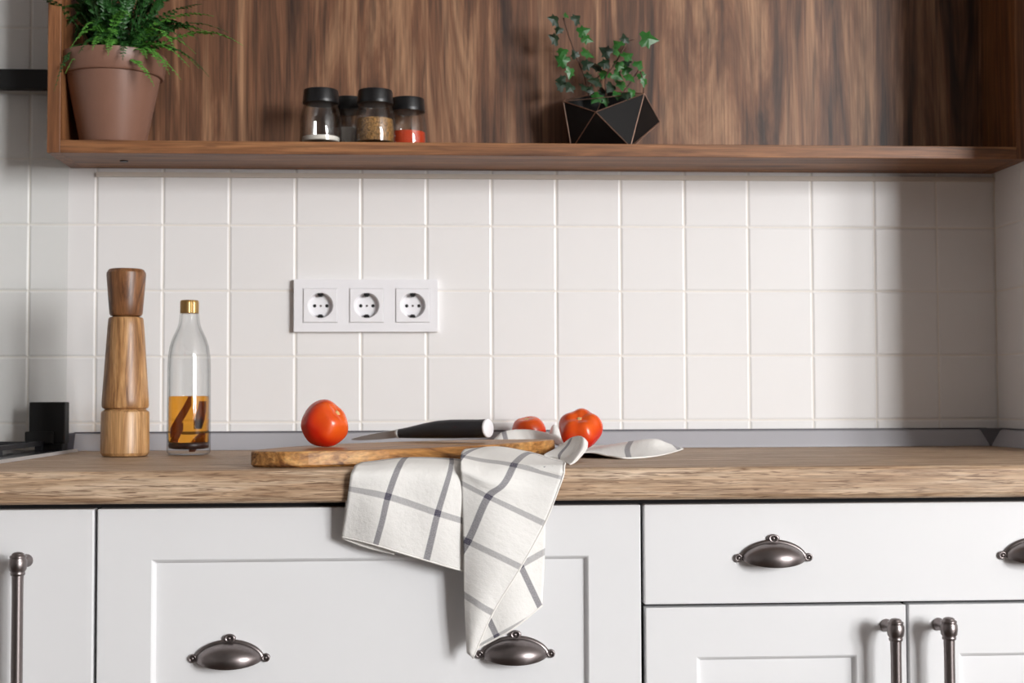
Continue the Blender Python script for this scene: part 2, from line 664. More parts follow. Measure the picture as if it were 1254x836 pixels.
c1 = thing('pull_out_cabinet', 'narrow white cabinet with a plain slab front and one upright bar handle', 'cabinet')
carcass(c1, -.6095, -.4600)
d = slab('door', -.6080, -.4618, -.79, -.0425, c1)
obj('bar_handle', BAR, None, d, (-.5335, YD, -.0975))
c2 = thing('wide_base_cabinet', 'wide white cabinet with a framed front behind the hanging towel', 'cabinet')
carcass(c2, -.4598, .1408)
d = shaker('door', -.4580, .1390, -.79, -.0425, c2, .0585, .0555)
obj('cup_handle', CUP, None, d, (-.3155, YD + .006, -.2075))
obj('cup_handle', CUP, None, d, (-.0015, YD + .006, -.2075))
c3 = thing('drawer_cabinet', 'white cabinet with one wide drawer over a pair of framed doors', 'cabinet')
carcass(c3, .1410, .7420)
d = slab('drawer', .1428, .7400, -.1535, -.0425, c3)
obj('cup_handle', CUP, None, d, (.2885, YD, -.1035))
obj('cup_handle', CUP, None, d, (.5905, YD, -.1035))
d = shaker('door', .1440, .4395, -.79, -.1570, c3)
obj('bar_handle', BAR, None, d, (.4165, YD, -.1795))
d = shaker('door', .4425, .7390, -.79, -.1570, c3)
obj('bar_handle', BAR, None, d, (.4765, YD, -.1790))
c4 = thing('hob_cabinet', 'white cabinet with a plain front under the hob', 'cabinet')
carcass(c4, -1.212, -.6105)
slab('door', -1.2100, -.6110, -.79, -.0425, c4)

# ================================================================== WALL SHELF
SX0, SX1, SD, SZ, ST = -.6385, .7905, -.135, .4275, .0185
sh = thing('wall_shelf', 'open walnut box shelf fixed to the tiles above the worktop', 'shelf', (0, 0, 0))
zt = SZ + .43
obj('back_panel', boxbm(SX0 + ST, SX1 - ST, -.010, -.0005, SZ + ST, zt - ST), M['shelf_back'], sh)
bevel(obj('bottom_board', boxbm(SX0 + ST, SX1 - ST, SD, -.0005, SZ, SZ + ST), M['shelf_edge'], sh), .0008, 2)
bevel(obj('top_board', boxbm(SX0 + ST, SX1 - ST, SD, -.0005, zt - ST, zt), M['shelf_edge'], sh), .0008, 2)
M['shelf_side'] = wood('shelf_walnut_side', rgb(86, 52, 30), rgb(128, 82, 50), rgb(158, 108, 68), 'Z', 60, 2.5, fine=500,
                       rough=.5, bump=.15, pore=.4, porecol=rgb(70, 40, 24), porescale=(14, 300))
for x in (SX0, SX1 - ST):
    bevel(obj('side_board', boxbm(x, x + ST, SD, -.0005, SZ, zt), M['shelf_side'], sh), .0008, 2)
SB = SZ + ST                    # top of the bottom board
# small fixing cover seen under the board
bm = bmesh.new()
lathe(bm, [(.006, SZ - .0015), (.006, SZ)], 20, center=(P(152, 190, -.07).x, -.07, 0))
obj('fixing_cap', bm, M['black'], sh)

# black rail on the tiles beside the shelf
rail = thing('wall_rail', 'black metal rail across the tiles left of the walnut shelf', 'rail')
bevel(obj('bar', boxbm(-1.25, -.641, -.030, -.012, .5425, .5715), M['black_matte'], rail), .001)
for x in (-.70, -1.15):
    obj('bracket', boxbm(x - .012, x + .012, -.012, .0, .546, .568), M['black_matte'], rail)

# ================================================================== POWER SOCKETS
so = thing('power_outlet', 'white triple power socket in one frame on the tiles', 'socket', (0, 0, 0))
fx0, fx1, fz0, fz1 = -.3015, -.0835, .1785, .2585
bm = bmesh.new()
cxs = (-.2615, -.1915, -.1215)
hw = .0262
czs = (fz0 + fz1) / 2
edges = [fx0] + [e for c in cxs for e in (c - hw, c + hw)] + [fx1]
for k in range(0, 8, 2):
    box(bm, edges[k], edges[k + 1], -.0105, .0, fz0, fz1)
for c in cxs:
    box(bm, c - hw, c + hw, -.0105, .0, fz0, czs - hw)
    box(bm, c - hw, c + hw, -.0105, .0, czs + hw, fz1)
bmesh.ops.remove_doubles(bm, verts=bm.verts, dist=1e-6)
obj('frame', bm, M['white_plastic'], so)


def socket_mesh():
    bm = bmesh.new()
    n = 40
    h = hw - .00035
    def sq(r_, y):
        out_ = []
        for i in range(n):
            a = 2 * math.pi * i / n
            cx_, cz_ = math.cos(a), math.sin(a)
            k = r_ / max(abs(cx_), abs(cz_))
            out_.append(bm.verts.new((cx_ * k, y, cz_ * k)))
        return out_
    def ci(r_, y):
        return [bm.verts.new((r_ * math.cos(2 * math.pi * i / n), y, r_ * math.sin(2 * math.pi * i / n))) for i in range(n)]
    R = [sq(h, -.002), sq(h, -.0115), sq(h - .001, -.0125), ci(.0197, -.0125), ci(.0190, -.0118), ci(.0178, -.0035), ci(.0168, -.0022)]
    for k in range(len(R) - 1):
        for i in range(n):
            j = (i + 1) % n
            bm.faces.new((R[k][j], R[k][i], R[k + 1][i], R[k + 1][j]))
    bm.faces.new(R[-1])
    bmesh.ops.recalc_face_normals(bm, faces=bm.faces)
    me = bpy.data.meshes.new('socket')
    bm.to_mesh(me)
    bm.free()
    me.materials.append(M['white_plastic'])
    return me


def disc_y(r, y0, y1, n=18):
    bm = bmesh.new()
    A = [bm.verts.new((r * math.cos(2 * math.pi * i / n), y0, r * math.sin(2 * math.pi * i / n))) for i in range(n)]
    B = [bm.verts.new((r * math.cos(2 * math.pi * i / n), y1, r * math.sin(2 * math.pi * i / n))) for i in range(n)]
    for i in range(n):
        j = (i + 1) % n
        bm.faces.new((A[i], A[j], B[j], B[i]))
    bm.faces.new(A)
    bm.faces.new(list(reversed(B)))
    bmesh.ops.recalc_face_normals(bm, faces=bm.faces)
    return bm


def to_me(name, bm, mat):
    me = bpy.data.meshes.new(name)
    bm.to_mesh(me)
    bm.free()
    me.materials.append(mat)
    return me


SOC = socket_mesh()
HOLE = to_me('pin_hole', disc_y(.0026, -.0024, -.0015), M['black'])
SCREW = to_me('centre_screw', disc_y(.0017, -.0026, -.0015), M['steel'])
bm = bmesh.new()
box(bm, -.0042, .0042, -.0118, -.0022, -.0024, .0010)
box(bm, -.0028, .0028, -.0100, -.0022, -.0040, -.0024)
CLIP = to_me('earth_clip', bm, M['black'])
for c in cxs:
    s_ = obj('socket', SOC, None, so, (c, 0, czs))
    obj('pin_hole', HOLE, None, s_, (-.0093, 0, 0))
    obj('pin_hole', HOLE, None, s_, (.0093, 0, 0))
    obj('centre_screw', SCREW, None, s_, (0, 0, 0))
    obj('earth_clip', CLIP, None, s_, (0, 0, .0176))
    e = obj('earth_clip', CLIP, None, s_, (0, 0, -.0176))
    e.rotation_euler = (0, math.pi, 0)

# ================================================================== HOB AND THE BLACK STAND
hob = thing('gas_hob', 'black gas hob with a bright steel edge set in the worktop', 'hob')
bevel(obj('plate', boxbm(-1.19, -.6135, -.52, -.055, .0005, .004), M['enamel'], hob), .001)
bm = bmesh.new()
box(bm, -.6135, -.6108, -.52, -.055, .0005, .0048)
obj('edge_trim', bm, M['bright_steel'], hob)
for gx, gy in ((-.76, -.17), (-.76, -.40), (-1.04, -.17), (-1.04, -.40)):
    bm = bmesh.new()
    h0, h1 = .010, .0165
    L = .098
    for s1 in (-1, 1):
        box(bm, gx - L, gx + L, gy + s1 * L - .004, gy + s1 * L + .004, h0, h1)
        box(bm, gx + s1 * L - .004, gx + s1 * L + .004, gy - L, gy + L, h0, h1)
        for s2 in (-1, 1):
            box(bm, gx + s1 * L - .005, gx + s1 * L + .005, gy + s2 * L - .005, gy + s2 * L + .005, .004, h1)
        box(bm, gx + s1 * .066 - .034, gx + s1 * .066 + .034, gy - .004, gy + .004, h0, h1 + .001)
        box(bm, gx - .004, gx + .004, gy + s1 * .066 - .034, gy + s1 * .066 + .034, h0, h1 + .001)
    obj('pan_support', bm, M['iron'], hob)
    bm = bmesh.new()
    lathe(bm, [(.036, .004), (.036, .008), (.030, .009), (.030, .012), (.026, .0135), (.004, .014)], 28, center=(gx, gy, 0))
    obj('burner', bm, M['enamel'], hob)

q0, q1 = P(38, 543, -.043), P(82.5, 492, -.043)
bt = thing('black_stand', 'small black upright block on a short foot beside the hob', 'stand', ((q0.x + q1.x) / 2, -.043, 0))
wv = (q1.x - q0.x) / 2
o = obj('block', boxbm(-wv, wv, -.012, .012, q0.z, q1.z), M['black_matte'], bt)
bevel(o, .0015)
bevel(obj('lip', boxbm(-wv - .004, wv * .4, -.019, -.0125, q0.z, q0.z + .018), M['black_matte'], bt), .0015)
bevel(obj('foot', boxbm(-wv * .35, wv * .9, -.014, .014, .0005, q0.z), M['black_matte'], bt), .0015)

# ================================================================== PEPPER MILL
M['mill'] = wood('mill_acacia', rgb(112, 72, 40), rgb(172, 126, 80), rgb(202, 158, 108), 'Z', 34, 5, fine=500, rough=.38, bump=.1, dist=2.)
M['mill_base'] = wood('mill_acacia_pale', rgb(150, 108, 66), rgb(190, 146, 98), rgb(210, 170, 122), 'Z', 40, 5, fine=500, rough=.36, bump=.1, dist=2., offset=(3, 2, 1))
M['mill_head'] = wood('mill_walnut', rgb(72, 42, 24), rgb(122, 80, 48), rgb(156, 108, 68), 'Z', 40, 9, fine=500, rough=.38, bump=.1, dist=3., offset=(9, 2, 1))
MY = -.225
mc = P(153, 559, MY)
pm = thing('pepper_mill', 'tall turned wooden pepper mill with a dark flared head', 'pepper mill', (mc.x, MY, .0005))
k = (MY - CY) / FPX              # metres per pixel there


def hz(py):
    return P(153, py, MY).z


def pr_(l):
    return [(w_ / 2 * k, hz(y) - .0005) for y, w_ in l]


b0 = hz(558.5)
bm = bmesh.new()
lathe(bm, [(.0265, 0), (.0285 * 1.04, .001)] + pr_([(554, 57.5), (506, 56.5), (503.5, 55)]) + [(.026, hz(501))], 64)
obj('base', bm, M['mill_base'], pm, smooth=False)
bm = bmesh.new()
lathe(bm, [(.0255, hz(501.2) - .0005)] + pr_([(499.2, 53.5), (496.5, 55.5), (488, 54.8), (460, 51), (430, 47), (400, 43), (391, 41.3), (389, 39.5)]) + [(.015, hz(387.5))], 64)
obj('body', bm, M['mill'], pm)
bm = bmesh.new()
lathe(bm, [(.0150, hz(388) - .0005)] + pr_([(386.5, 36.5), (384, 39), (372, 41), (337, 46.5), (334, 46), (330.5, 41.5), (329.6, 38)]), 64)
obj('head', bm, M['mill_head'], pm)
for c in pm.children:
    for p_ in c.data.polygons:
        p_.use_smooth = True
    m = c.modifiers.new('edge', 'EDGE_SPLIT')
    m.split_angle = math.radians(28)

# ================================================================== BOTTLE
BY = -.178
bc = P(231, 557, BY)
bo = thing('oil_bottle', 'clear glass bottle half full of amber infused oil with a gold cap', 'bottle', (bc.x, BY, .0005))
k = (BY - CY) / FPX


def bz(py):
    return P(231, py, BY).z


def bp_(l, ins=0.):
    return [(w_ / 2 * k - ins, bz(y)) for y, w_ in l]


outl = [(553, 52), (540, 52), (500, 51.5), (450, 51), (437, 50), (425, 46.5), (416, 41), (408, 34), (402, 28.5), (397, 25.5), (390, 23.5), (384.5, 22.5)]
bm = bmesh.new()
lathe(bm, [(.022, 0), (.0275, .0006)] + bp_(outl) + [(.0125, bz(383.5)), (.0125, bz(381))], 64, True, False)
inner = bp_(outl, .0022)
lathe(bm, [(.02, .0075), (.0268, .009)] + [q_ for q_ in inner if q_[1] > .009] + [(.0095, bz(381))], 64, True, False)
obj('glass', bm, M['glass'], bo, smooth=True)
# liquid, amber, a little darker layer of spice settled below
m, nt, b = new_mat('amber_oil')
b.inputs['Base Color'].default_value = (.95, .42, .045, 1)
b.inputs['Transmission Weight'].default_value = 1
b.inputs['Roughness'].default_value = .0
b.inputs['IOR'].default_value = 1.18
M['oil'] = m
M['peel'] = plain('orange_peel', rgb(112, 50, 12), .6, noise=.2, nscale=80)
M['spice'] = plain('dark_spice', rgb(44, 14, 10), .4, noise=.3, nscale=150)
bm = bmesh.new()
rl = 25.2 * k - .0012
lathe(bm, [(rl - .0004, .0172), (rl, .0176), (rl, bz(530)), (rl, bz(487)), (rl - .0003, bz(485.2))], 64)
obj('oil', bm, M['oil'], bo, smooth=False)
for p_ in bo.children[-1].data.polygons:
    p_.use_smooth = len(p_.vertices) == 4
bm = bmesh.new()
lathe(bm, [(.022, .0078), (rl - .0006, .0095), (rl, .012), (rl, .0160), (rl - .001, .0168)], 48)
obj('spice_layer', bm, M['spice'], bo, smooth=True)


def peel(pts, wd, th, name):
    bm = bmesh.new()
    L = []
    for x, y, z_ in pts:
        L.append([bm.verts.new((x + sx * th, y, z_ + sz * wd)) for sx, sz in ((-1, -1), (1, -1), (1, 1), (-1, 1))])
    for i in range(len(L) - 1):
        for j in range(4):
            jj = (j + 1) % 4
            bm.faces.new((L[i][j], L[i][jj], L[i + 1][jj], L[i + 1][j]))
    bm.faces.new(L[0])
    bm.faces.new(list(reversed(L[-1])))
    bmesh.ops.recalc_face_normals(bm, faces=bm.faces)
    obj(name, bm, M['peel'], bo, smooth=False)


peel([(-.020, -.008, bz(530)), (-.012, -.012, bz(517)), (-.004, -.013, bz(505)), (.003, -.012, bz(492))], .006, .002, 'peel_strip')
peel([(-.019, .004, bz(545)), (-.014, -.002, bz(532)), (-.009, -.003, bz(522))], .005, .003, 'peel_strip')
peel([(.012, -.006, bz(520)), (.0165, -.006, bz(508)), (.018, -.004, bz(497))], .006, .005, 'peel_strip')
peel([(.006, -.010, bz(548)), (.012, -.008, bz(541)), (.018, -.004, bz(536))], .006, .004, 'peel_strip')
M['gold'] = plain('gold_cap', rgb(176, 142, 88), .32, metal=.85, noise=.06)
bm = bmesh.new()
lathe(bm, [(.0122, bz(384.2)), (.0126, bz(383.5)), (.0126, bz(371)), (.0120, bz(368.6)), (.0108, bz(368))], 60,
      wob=lambda a, z_: 1 + .012 * math.cos(a * 30))
obj('screw_cap', bm, M['gold'], bo)

# ================================================================== CHOPPING BOARD
M['board'] = wood('board_olive', rgb(104, 62, 28), rgb(176, 124, 66), rgb(206, 158, 96), 'X', 34, 4, fine=380, rough=.45, bump=.25, dist=2.5,
                  pore=.6, porecol=rgb(74, 40, 20), porescale=(9, 110))
outline = [(-.298, -.535), (-.293, -.551), (-.275, -.563), (-.250, -.567), (-.205, -.553), (-.12, -.50), (-.03, -.39), (.035, -.275), (.074, -.195),
           (.079, -.175), (.066, -.160), (.04, -.157), (.0, -.16), (-.08, -.195), (-.15, -.248), (-.215, -.315), (-.265, -.405), (-.292, -.49)]
cb = thing('chopping_board', 'thick olive wood chopping board with a rounded end under the knife', 'chopping board', (-.12, -.35, 0), rot=(0, 0, math.radians(45)))
ca, sa = math.cos(-math.radians(45)), math.sin(-math.radians(45))
pts = []
n = len(outline)
for i in range(n):
    ring = [outline[(i - 1) % n], outline[i], outline[(i + 1) % n], outline[(i + 2) % n]]
    for t in (0, .25, .5, .75):
        x, y = catmull(ring, 1 + t)
        x, y = x + .12, y + .35
        pts.append((x * ca - y * sa, x * sa + y * ca))
BT = .0185
bm = bmesh.new()
cen = (sum(p_[0] for p_ in pts) / len(pts), sum(p_[1] for p_ in pts) / len(pts))
Ls = []
for sc, z_ in ((.985, .0006), (1, .003), (1, BT - .0025), (.996, BT - .0006), (.985, BT)):
    Ls.append([bm.verts.new((cen[0] + (x - cen[0]) * sc, cen[1] + (y - cen[1]) * sc, z_)) for x, y in pts])
for a_ in range(4):
    for i in range(len(pts)):
        j = (i + 1) % len(pts)
        bm.faces.new((Ls[a_][i], Ls[a_][j], Ls[a_ + 1][j], Ls[a_ + 1][i]))
bm.faces.new(list(reversed(Ls[0])))
bm.faces.new(Ls[-1])
obj('plank', bm, M['board'], cb)

# ================================================================== KNIFE
M['grip'] = plain('knife_grip', rgb(40, 40, 44), .45, noise=.06)
M['blade'] = plain('knife_blade', rgb(196, 196, 200), .35, metal=.55, noise=.02)
kb = P(489, 536.0, -.215)
ke = P(598, 529.8, -.300)
ax = (ke - kb)
L = ax.length
kn = thing('kitchen_knife', 'black handled knife with a white end cap lying on the chopping board', 'knife', (kb.x, kb.y, BT))
kb0 = Vector((kb.x, kb.y, BT))


def kp(t, dz=0.):
    return kb + ax * t + Vector((0, 0, dz)) - kb0


bm = bmesh.new()
hpts, hr = [], []
for t, r, dz in ((.0, .0062, 0), (.04, .0066, .0), (.15, .0082, .0005), (.3, .0104, .0016), (.45, .0120, .0022), (.6, .0126, .0018), (.75, .0124, .0010), (.9, .0122, .0), (.985, .0121, .0)):
    hpts.append(kp(t, dz))
    hr.append(r)
tube(bm, hpts, hr, 28)
obj('handle', bm, M['grip'], kn, smooth=True)
kn.children[-1].modifiers.new('e', 'EDGE_SPLIT').split_angle = math.radians(50)
bm = bmesh.new()
tube(bm, [kp(.985), kp(.988), kp(1.0), kp(1.008)], [.0121, .0123, .0123, .0112], 28)
obj('end_cap', bm, M['white_plastic'], kn, smooth=True)
kn.children[-1].modifiers.new('e', 'EDGE_SPLIT').split_angle = math.radians(35)
bm = bmesh.new()
tube(bm, [kp(-.03), kp(-.02), kp(.0), kp(.006)], [.0052, .0066, .0068, .0062], 24)
obj('bolster', bm, M['bright_steel'], kn, smooth=True)
tip = P(430, 543.4, -.165) - kb0
heel = kp(-.03)
bm = bmesh.new()
dirb = (tip - heel)
up_ = Vector((.1, -.35, .93)).normalized()
A, B = [], []
sd = dirb.cross(up_).normalized() * .0009
for t, hi, lo_v in ((0, .0050, -.0050), (.03, .0056, -.0064), (.4, .0050, -.0055), (.75, .0034, -.0034), (.92, .0018, -.0016), (1, .0003, -.0003)):
    c = heel + dirb * t
    A.append((bm.verts.new(c + up_ * hi + sd), bm.verts.new(c + up_ * lo_v)))
    B.append((bm.verts.new(c + up_ * hi - sd), A[-1][1]))
for i in range(len(A) - 1):
    bm.faces.new((A[i][0], A[i][1], A[i + 1][1], A[i + 1][0]))
    bm.faces.new((B[i][0], B[i + 1][0], B[i + 1][1], B[i][1]))
    bm.faces.new((A[i][0], A[i + 1][0], B[i + 1][0], B[i][0]))
bm.faces.new((A[0][0], B[0][0], A[0][1]))
bmesh.ops.recalc_face_normals(bm, faces=bm.faces)
obj('blade', bm, M['blade'], kn)

zmin = min(v.co.z for c in kn.children for v in c.data.vertices)
kn.location.z += .0002 - zmin

# ================================================================== TOMATOES
m, nt, b = new_mat('tomato_skin')
tc = N(nt, 'ShaderNodeTexCoord')
nz = N(nt, 'ShaderNodeTexNoise')
nz.inputs['Scale'].default_value = 26
nz.inputs['Detail'].default_value = 3
nt.links.new(tc.outputs['Object'], nz.inputs['Vector'])
sx = N(nt, 'ShaderNodeSeparateXYZ')
nt.links.new(tc.outputs['Object'], sx.inputs[0])
mr = N(nt, 'ShaderNodeMapRange')
mr.inputs[1].default_value = -.01
mr.inputs[2].default_value = .03
nt.links.new(sx.outputs[2], mr.inputs[0])
ad = N(nt, 'ShaderNodeMath', operation='MULTIPLY')
nt.links.new(mr.outputs[0], ad.inputs[0])
nt.links.new(nz.outputs[0], ad.inputs[1])
cr = N(nt, 'ShaderNodeValToRGB')
cr.color_ramp.elements[0].color = rgb(204, 32, 10)
cr.color_ramp.elements[0].position = .1
cr.color_ramp.elements[1].color = rgb(238, 108, 30)
cr.color_ramp.elements[1].position = .55
nt.links.new(ad.outputs[0], cr.inputs[0])
nt.links.new(cr.outputs[0], b.inputs['Base Color'])
b.inputs['Roughness'].default_value = .26
b.inputs['Subsurface Weight'].default_value = .08
b.inputs['Subsurface Radius'].default_value = (.01, .002, .001)
M['tomato'] = m
M['scar'] = plain('tomato_scar', rgb(214, 178, 120), .7, noise=.2, nscale=200)


def tomato(label, loc, R_, hfac, lobes, amp, rot, seed, dim=.18, wob=.0):
    t = thing('tomato', label, 'tomato', loc, 'tomatoes', rot)
    bm = bmesh.new()
    n_, m_ = 64, 36
    rings = []
    def rad(a, th):
        return (1 + amp * math.sin(th) * math.cos(lobes * a + seed) * (.5 + .5 * math.cos(th)) ** .4
                + wob * mnoise.noise(Vector((math.sin(th) * math.cos(a) * 1.3 + seed, math.sin(th) * math.sin(a) * 1.3, math.cos(th) * 1.3))))
    def pt(a, th):
        r = rad(a, th)
        x = R_ * r * math.sin(th) ** .93 * math.cos(a)
        y = R_ * r * math.sin(th) ** .93 * math.sin(a)
        zz = R_ * hfac * math.cos(th) * r
        d_ = math.exp(-(th / .42) ** 2) * dim * R_
        return (x, y, zz - d_ + math.exp(-((math.pi - th) / .3) ** 2) * .04 * R_)
    for i in range(1, m_):
        th = math.pi * i / m_
        rings.append([bm.verts.new(pt(2 * math.pi * j / n_, th)) for j in range(n_)])
    top, bot = bm.verts.new(pt(0, 1e-4)), bm.verts.new(pt(0, math.pi - 1e-4))
    for i in range(m_ - 2):
        for j in range(n_):
            jj = (j + 1) % n_
            bm.faces.new((rings[i][j], rings[i + 1][j], rings[i + 1][jj], rings[i][jj]))
    for j in range(n_):
        jj = (j + 1) % n_
        bm.faces.new((top, rings[0][j], rings[0][jj]))
        bm.faces.new((bot, rings[-1][jj], rings[-1][j]))
    rm = Euler(rot).to_matrix()
    t.location.z = ZT + loc[2] - min((rm @ v.co).z for v in bm.verts)
    obj('skin', bm, M['tomato'], t, smooth=True)
    bm = bmesh.new()
    zc = pt(0, .02)[2]
    lathe(bm, [(.0001, 0.0008), (.0012, .0013), (.0026, .0010), (.0034, .0002), (.0036, -.001)], 14, wob=lambda a, z_: 1 + .25 * math.cos(5 * a), center=(0, 0, zc))
    obj('stem_scar', bm, M['scar'], t, smooth=True)
    return t


tq = P(398, 521, -.44)
tomato('single red tomato sitting on the rounded end of the chopping board', (tq.x, -.44, BT + .0003), .0290, .93, 5, .02,
       (math.radians(38), math.radians(42), math.radians(20)), .6, wob=.09)
tq = P(647, 527, -.062)
tomato('small tomato half hidden behind a fold of the towel', (tq.x, -.062, .0042), .0255, .92, 4, .03, (math.radians(12), math.radians(-10), 0), 2.2, wob=.05)
tq = P(710.5, 529, -.19)
tomato('large lobed tomato resting on the spread towel', (tq.x, -.19, .0052), .0302, .86, 5, .07, (math.radians(34), math.radians(-16), math.radians(10)), 1.2, dim=.26, wob=.05)

# ================================================================== TOWEL
m, nt, b = new_mat('linen_check')
uvn = N(nt, 'ShaderNodeUVMap')
uvn.uv_map = 'cloth'
sx = N(nt, 'ShaderNodeSeparateXYZ')
nt.links.new(uvn.outputs[0], sx.inputs[0])
wn = N(nt, 'ShaderNodeTexNoise')
wn.inputs['Scale'].default_value = 55
wn.inputs['Detail'].default_value = 2
nt.links.new(uvn.outputs[0], wn.inputs['Vector'])
strips = []
for ax_i in (0, 1):
    rd = N(nt, 'ShaderNodeMath', operation='ROUND')
    nt.links.new(sx.outputs[ax_i], rd.inputs[0])
    sb = N(nt, 'ShaderNodeMath', operation='SUBTRACT')
    nt.links.new(sx.outputs[ax_i], sb.inputs[0])
    nt.links.new(rd.outputs[0], sb.inputs[1])
    ab = N(nt, 'ShaderNodeMath', operation='ABSOLUTE')
    nt.links.new(sb.outputs[0], ab.inputs[0])
    mr = N(nt, 'ShaderNodeMapRange')
    mr.inputs[1].default_value = .052
    mr.inputs[2].default_value = .066
    mr.inputs[3].default_value = 1
    mr.inputs[4].default_value = 0
    nt.links.new(ab.outputs[0], mr.inputs[0])
    ml = N(nt, 'ShaderNodeMath', operation='MULTIPLY')
    ml.inputs[1].default_value = (.72, .50)[ax_i]
    nt.links.new(mr.outputs[0], ml.inputs[0])
    strips.append(ml)
ad = N(nt, 'ShaderNodeMath', operation='ADD', use_clamp=True)
nt.links.new(strips[0].outputs[0], ad.inputs[0])
nt.links.new(strips[1].outputs[0], ad.inputs[1])
wv_ = N(nt, 'ShaderNodeMapRange')
wv_.inputs[1].default_value = .3
wv_.inputs[2].default_value = .7
wv_.inputs[3].default_value = .78
wv_.inputs[4].default_value = 1.1
nt.links.new(wn.outputs[0], wv_.inputs[0])
m2 = N(nt, 'ShaderNodeMath', operation='MULTIPLY', use_clamp=True)
nt.links.new(ad.outputs[0], m2.inputs[0])
nt.links.new(wv_.outputs[0], m2.inputs[1])
mx = N(nt, 'ShaderNodeMix', data_type='RGBA')
nt.links.new(m2.outputs[0], mx.inputs[0])
mx.inputs[6].default_value = rgb(240, 238, 234)
mx.inputs[7].default_value = rgb(70, 66, 84)
nt.links.new(mx.outputs[2], b.inputs['Base Color'])
b.inputs['Roughness'].default_value = .9
b.inputs['Specular IOR Level'].default_value = .15
b.inputs['Sheen Weight'].default_value = .1
w2 = N(nt, 'ShaderNodeTexNoise')
w2.inputs['Scale'].default_value = 7
w2.inputs['Detail'].default_value = 6
w2.inputs['Roughness'].default_value = .65
nt.links.new(uvn.outputs[0], w2.inputs['Vector'])
bp = N(nt, 'ShaderNodeBump')
bp.inputs['Strength'].default_value = .35
bp.inputs['Distance'].default_value = .003
nt.links.new(w2.outputs[0], bp.inputs['Height'])
nt.links.new(bp.outputs[0], b.inputs['Normal'])
M['linen'] = m
M['hem'] = plain('linen_hem', rgb(240, 237, 232), .9, noise=.04, nscale=400, spec=.1)

tw = thing('tea_towel', 'white linen tea towel with dark check lines hanging over the worktop edge', 'towel', (-.05, -.60, -.02))
TW0 = Vector((-.05, -.60, -.02))
tbm = bmesh.new()
tuv = tbm.loops.layers.uv.new('cloth')
hems = []


def on_board(x, y):
    c_ = False
    for i in range(len(outline)):
        (x1, y1), (x2, y2) = outline[i], outline[i - 1]
        if (y1 > y) != (y2 > y) and x < (x2 - x1) * (y - y1) / (y2 - y1) + x1:
            c_ = not c_
    return c_


def lift(v, base=.0028):
    # cloth never sinks into what carries it
    if v.y > YF and v.z > -.03:
        t = max(0., min(1., (v.y - YF) / .008))
        lo_z = base - .0095 * (1 - t) ** 3
        v.z = lo_z + .0016 * math.log1p(math.exp(max(-30, min(30, (v.z - lo_z) / .0016))))
    if on_board(v.x, v.y):
        v.z = max(v.z, BT + .0014)
    return v


def sheet(grid, uvs, nu=12, nv=12, hem=(), amp=.0, seed=0, base=.0028):
    """grid[row][col] of world points, uvs[row][col] of cloth coordinates; smooth surface through them"""
    R_, C_ = len(grid), len(grid[0])
    P5 = [[tuple(grid[r][c]) + tuple(uvs[r][c]) for c in range(C_)] for r in range(R_)]
    W_, H_ = (C_ - 1) * nu, (R_ - 1) * nv
    G_ = []
    for j in range(H_ + 1):
        col = [catmull([P5[r][c] for r in range(R_)], j / nv) for c in range(C_)]
        row = []
        for i in range(W_ + 1):
            q_ = catmull(col, i / nu)
            v = Vector(q_[:3])
            if amp:
                v.y += mnoise.noise(Vector((q_[3] * 1.5 + seed, q_[4] * .8, seed))) * amp
            v = lift(v, base) - TW0
            row.append((tbm.verts.new(v), q_[3:5]))
        G_.append(row)
    for j in range(H_):
        for i in range(W_):
            qd = (G_[j][i], G_[j + 1][i], G_[j + 1][i + 1], G_[j][i + 1])
            f = tbm.faces.new([x[0] for x in qd])
            f.smooth = True
            for lp, x in zip(f.loops, qd):
                lp[tuv].uv = x[1]
    for side in hem:
        line = {'top': G_[0], 'bottom': G_[-1], 'left': [r[0] for r in G_], 'right': [r[-1] for r in G_]}[side]
        hems.append([x[0].co.copy() for x in line])


# left flap hanging in front of the wide cabinet
sheet([[G(448, -.535, .003), G(505, -.52, .003), G(550, -.50, .003), G(575, -.49, .002)],
       [P(441, 567, -.572), P(497, 560.5, -.568), P(553, 562, -.562), P(576, 566, -.565)],
       [P(431, 577, -.611), P(487, 575, -.611), P(551, 578, -.609), P(580, 582, -.608)],
       [P(427, 598, -.613), P(475, 608, -.617), P(536, 628, -.614), P(584, 643, -.608)],
       [P(423, 628, -.609), P(468, 638, -.616), P(529, 657, -.613), P(584, 673, -.606)],
       [P(418, 657, -.603), P(460, 667, -.611), P(522, 686, -.610), P(582, 703, -.602)]],
      [[(-.85, -1.7), (0, -1.7), (1, -1.6), (1.8, -1.6)],
       [(-.85, -1.12), (0, -1.06), (1, -1.0), (1.8, -1.0)],
       [(-.83, -.5), (0, -.5), (1, -.8), (1.8, -.9)],
       [(-.8, 0), (0, 0), (1, 0), (1.8, 0)],
       [(-.83, .48), (0, .48), (1, .48), (1.8, .48)],
       [(-.85, .94), (0, .94), (1, .94), (1.8, .94)]], hem=('bottom',), amp=.004, seed=3)
# the turned-under layer at its lower corner
sheet([[P(424, 610, -.603), P(455, 618, -.606), P(488, 628, -.606)],
       [P(419, 652, -.600), P(452, 664, -.603), P(486, 672, -.604)],
       [P(419.5, 659, -.600), P(450, 670, -.603), P(483, 678, -.604)]],
      [[(.2, .2), (.5, .2), (.8, .2)], [(.2, .5), (.5, .5), (.8, .5)], [(.2, .8), (.5, .8), (.8, .8)]], 6, 6, hem=('bottom',))
# layer of the right flap that hangs behind
def duv(px, py):
    dx, dy = px - 637, py - 692
    det = 55 * 57 - (-31) * 27
    return ((dx * 57 - dy * 27) / det, (dy * 55 + dx * 31) / det)


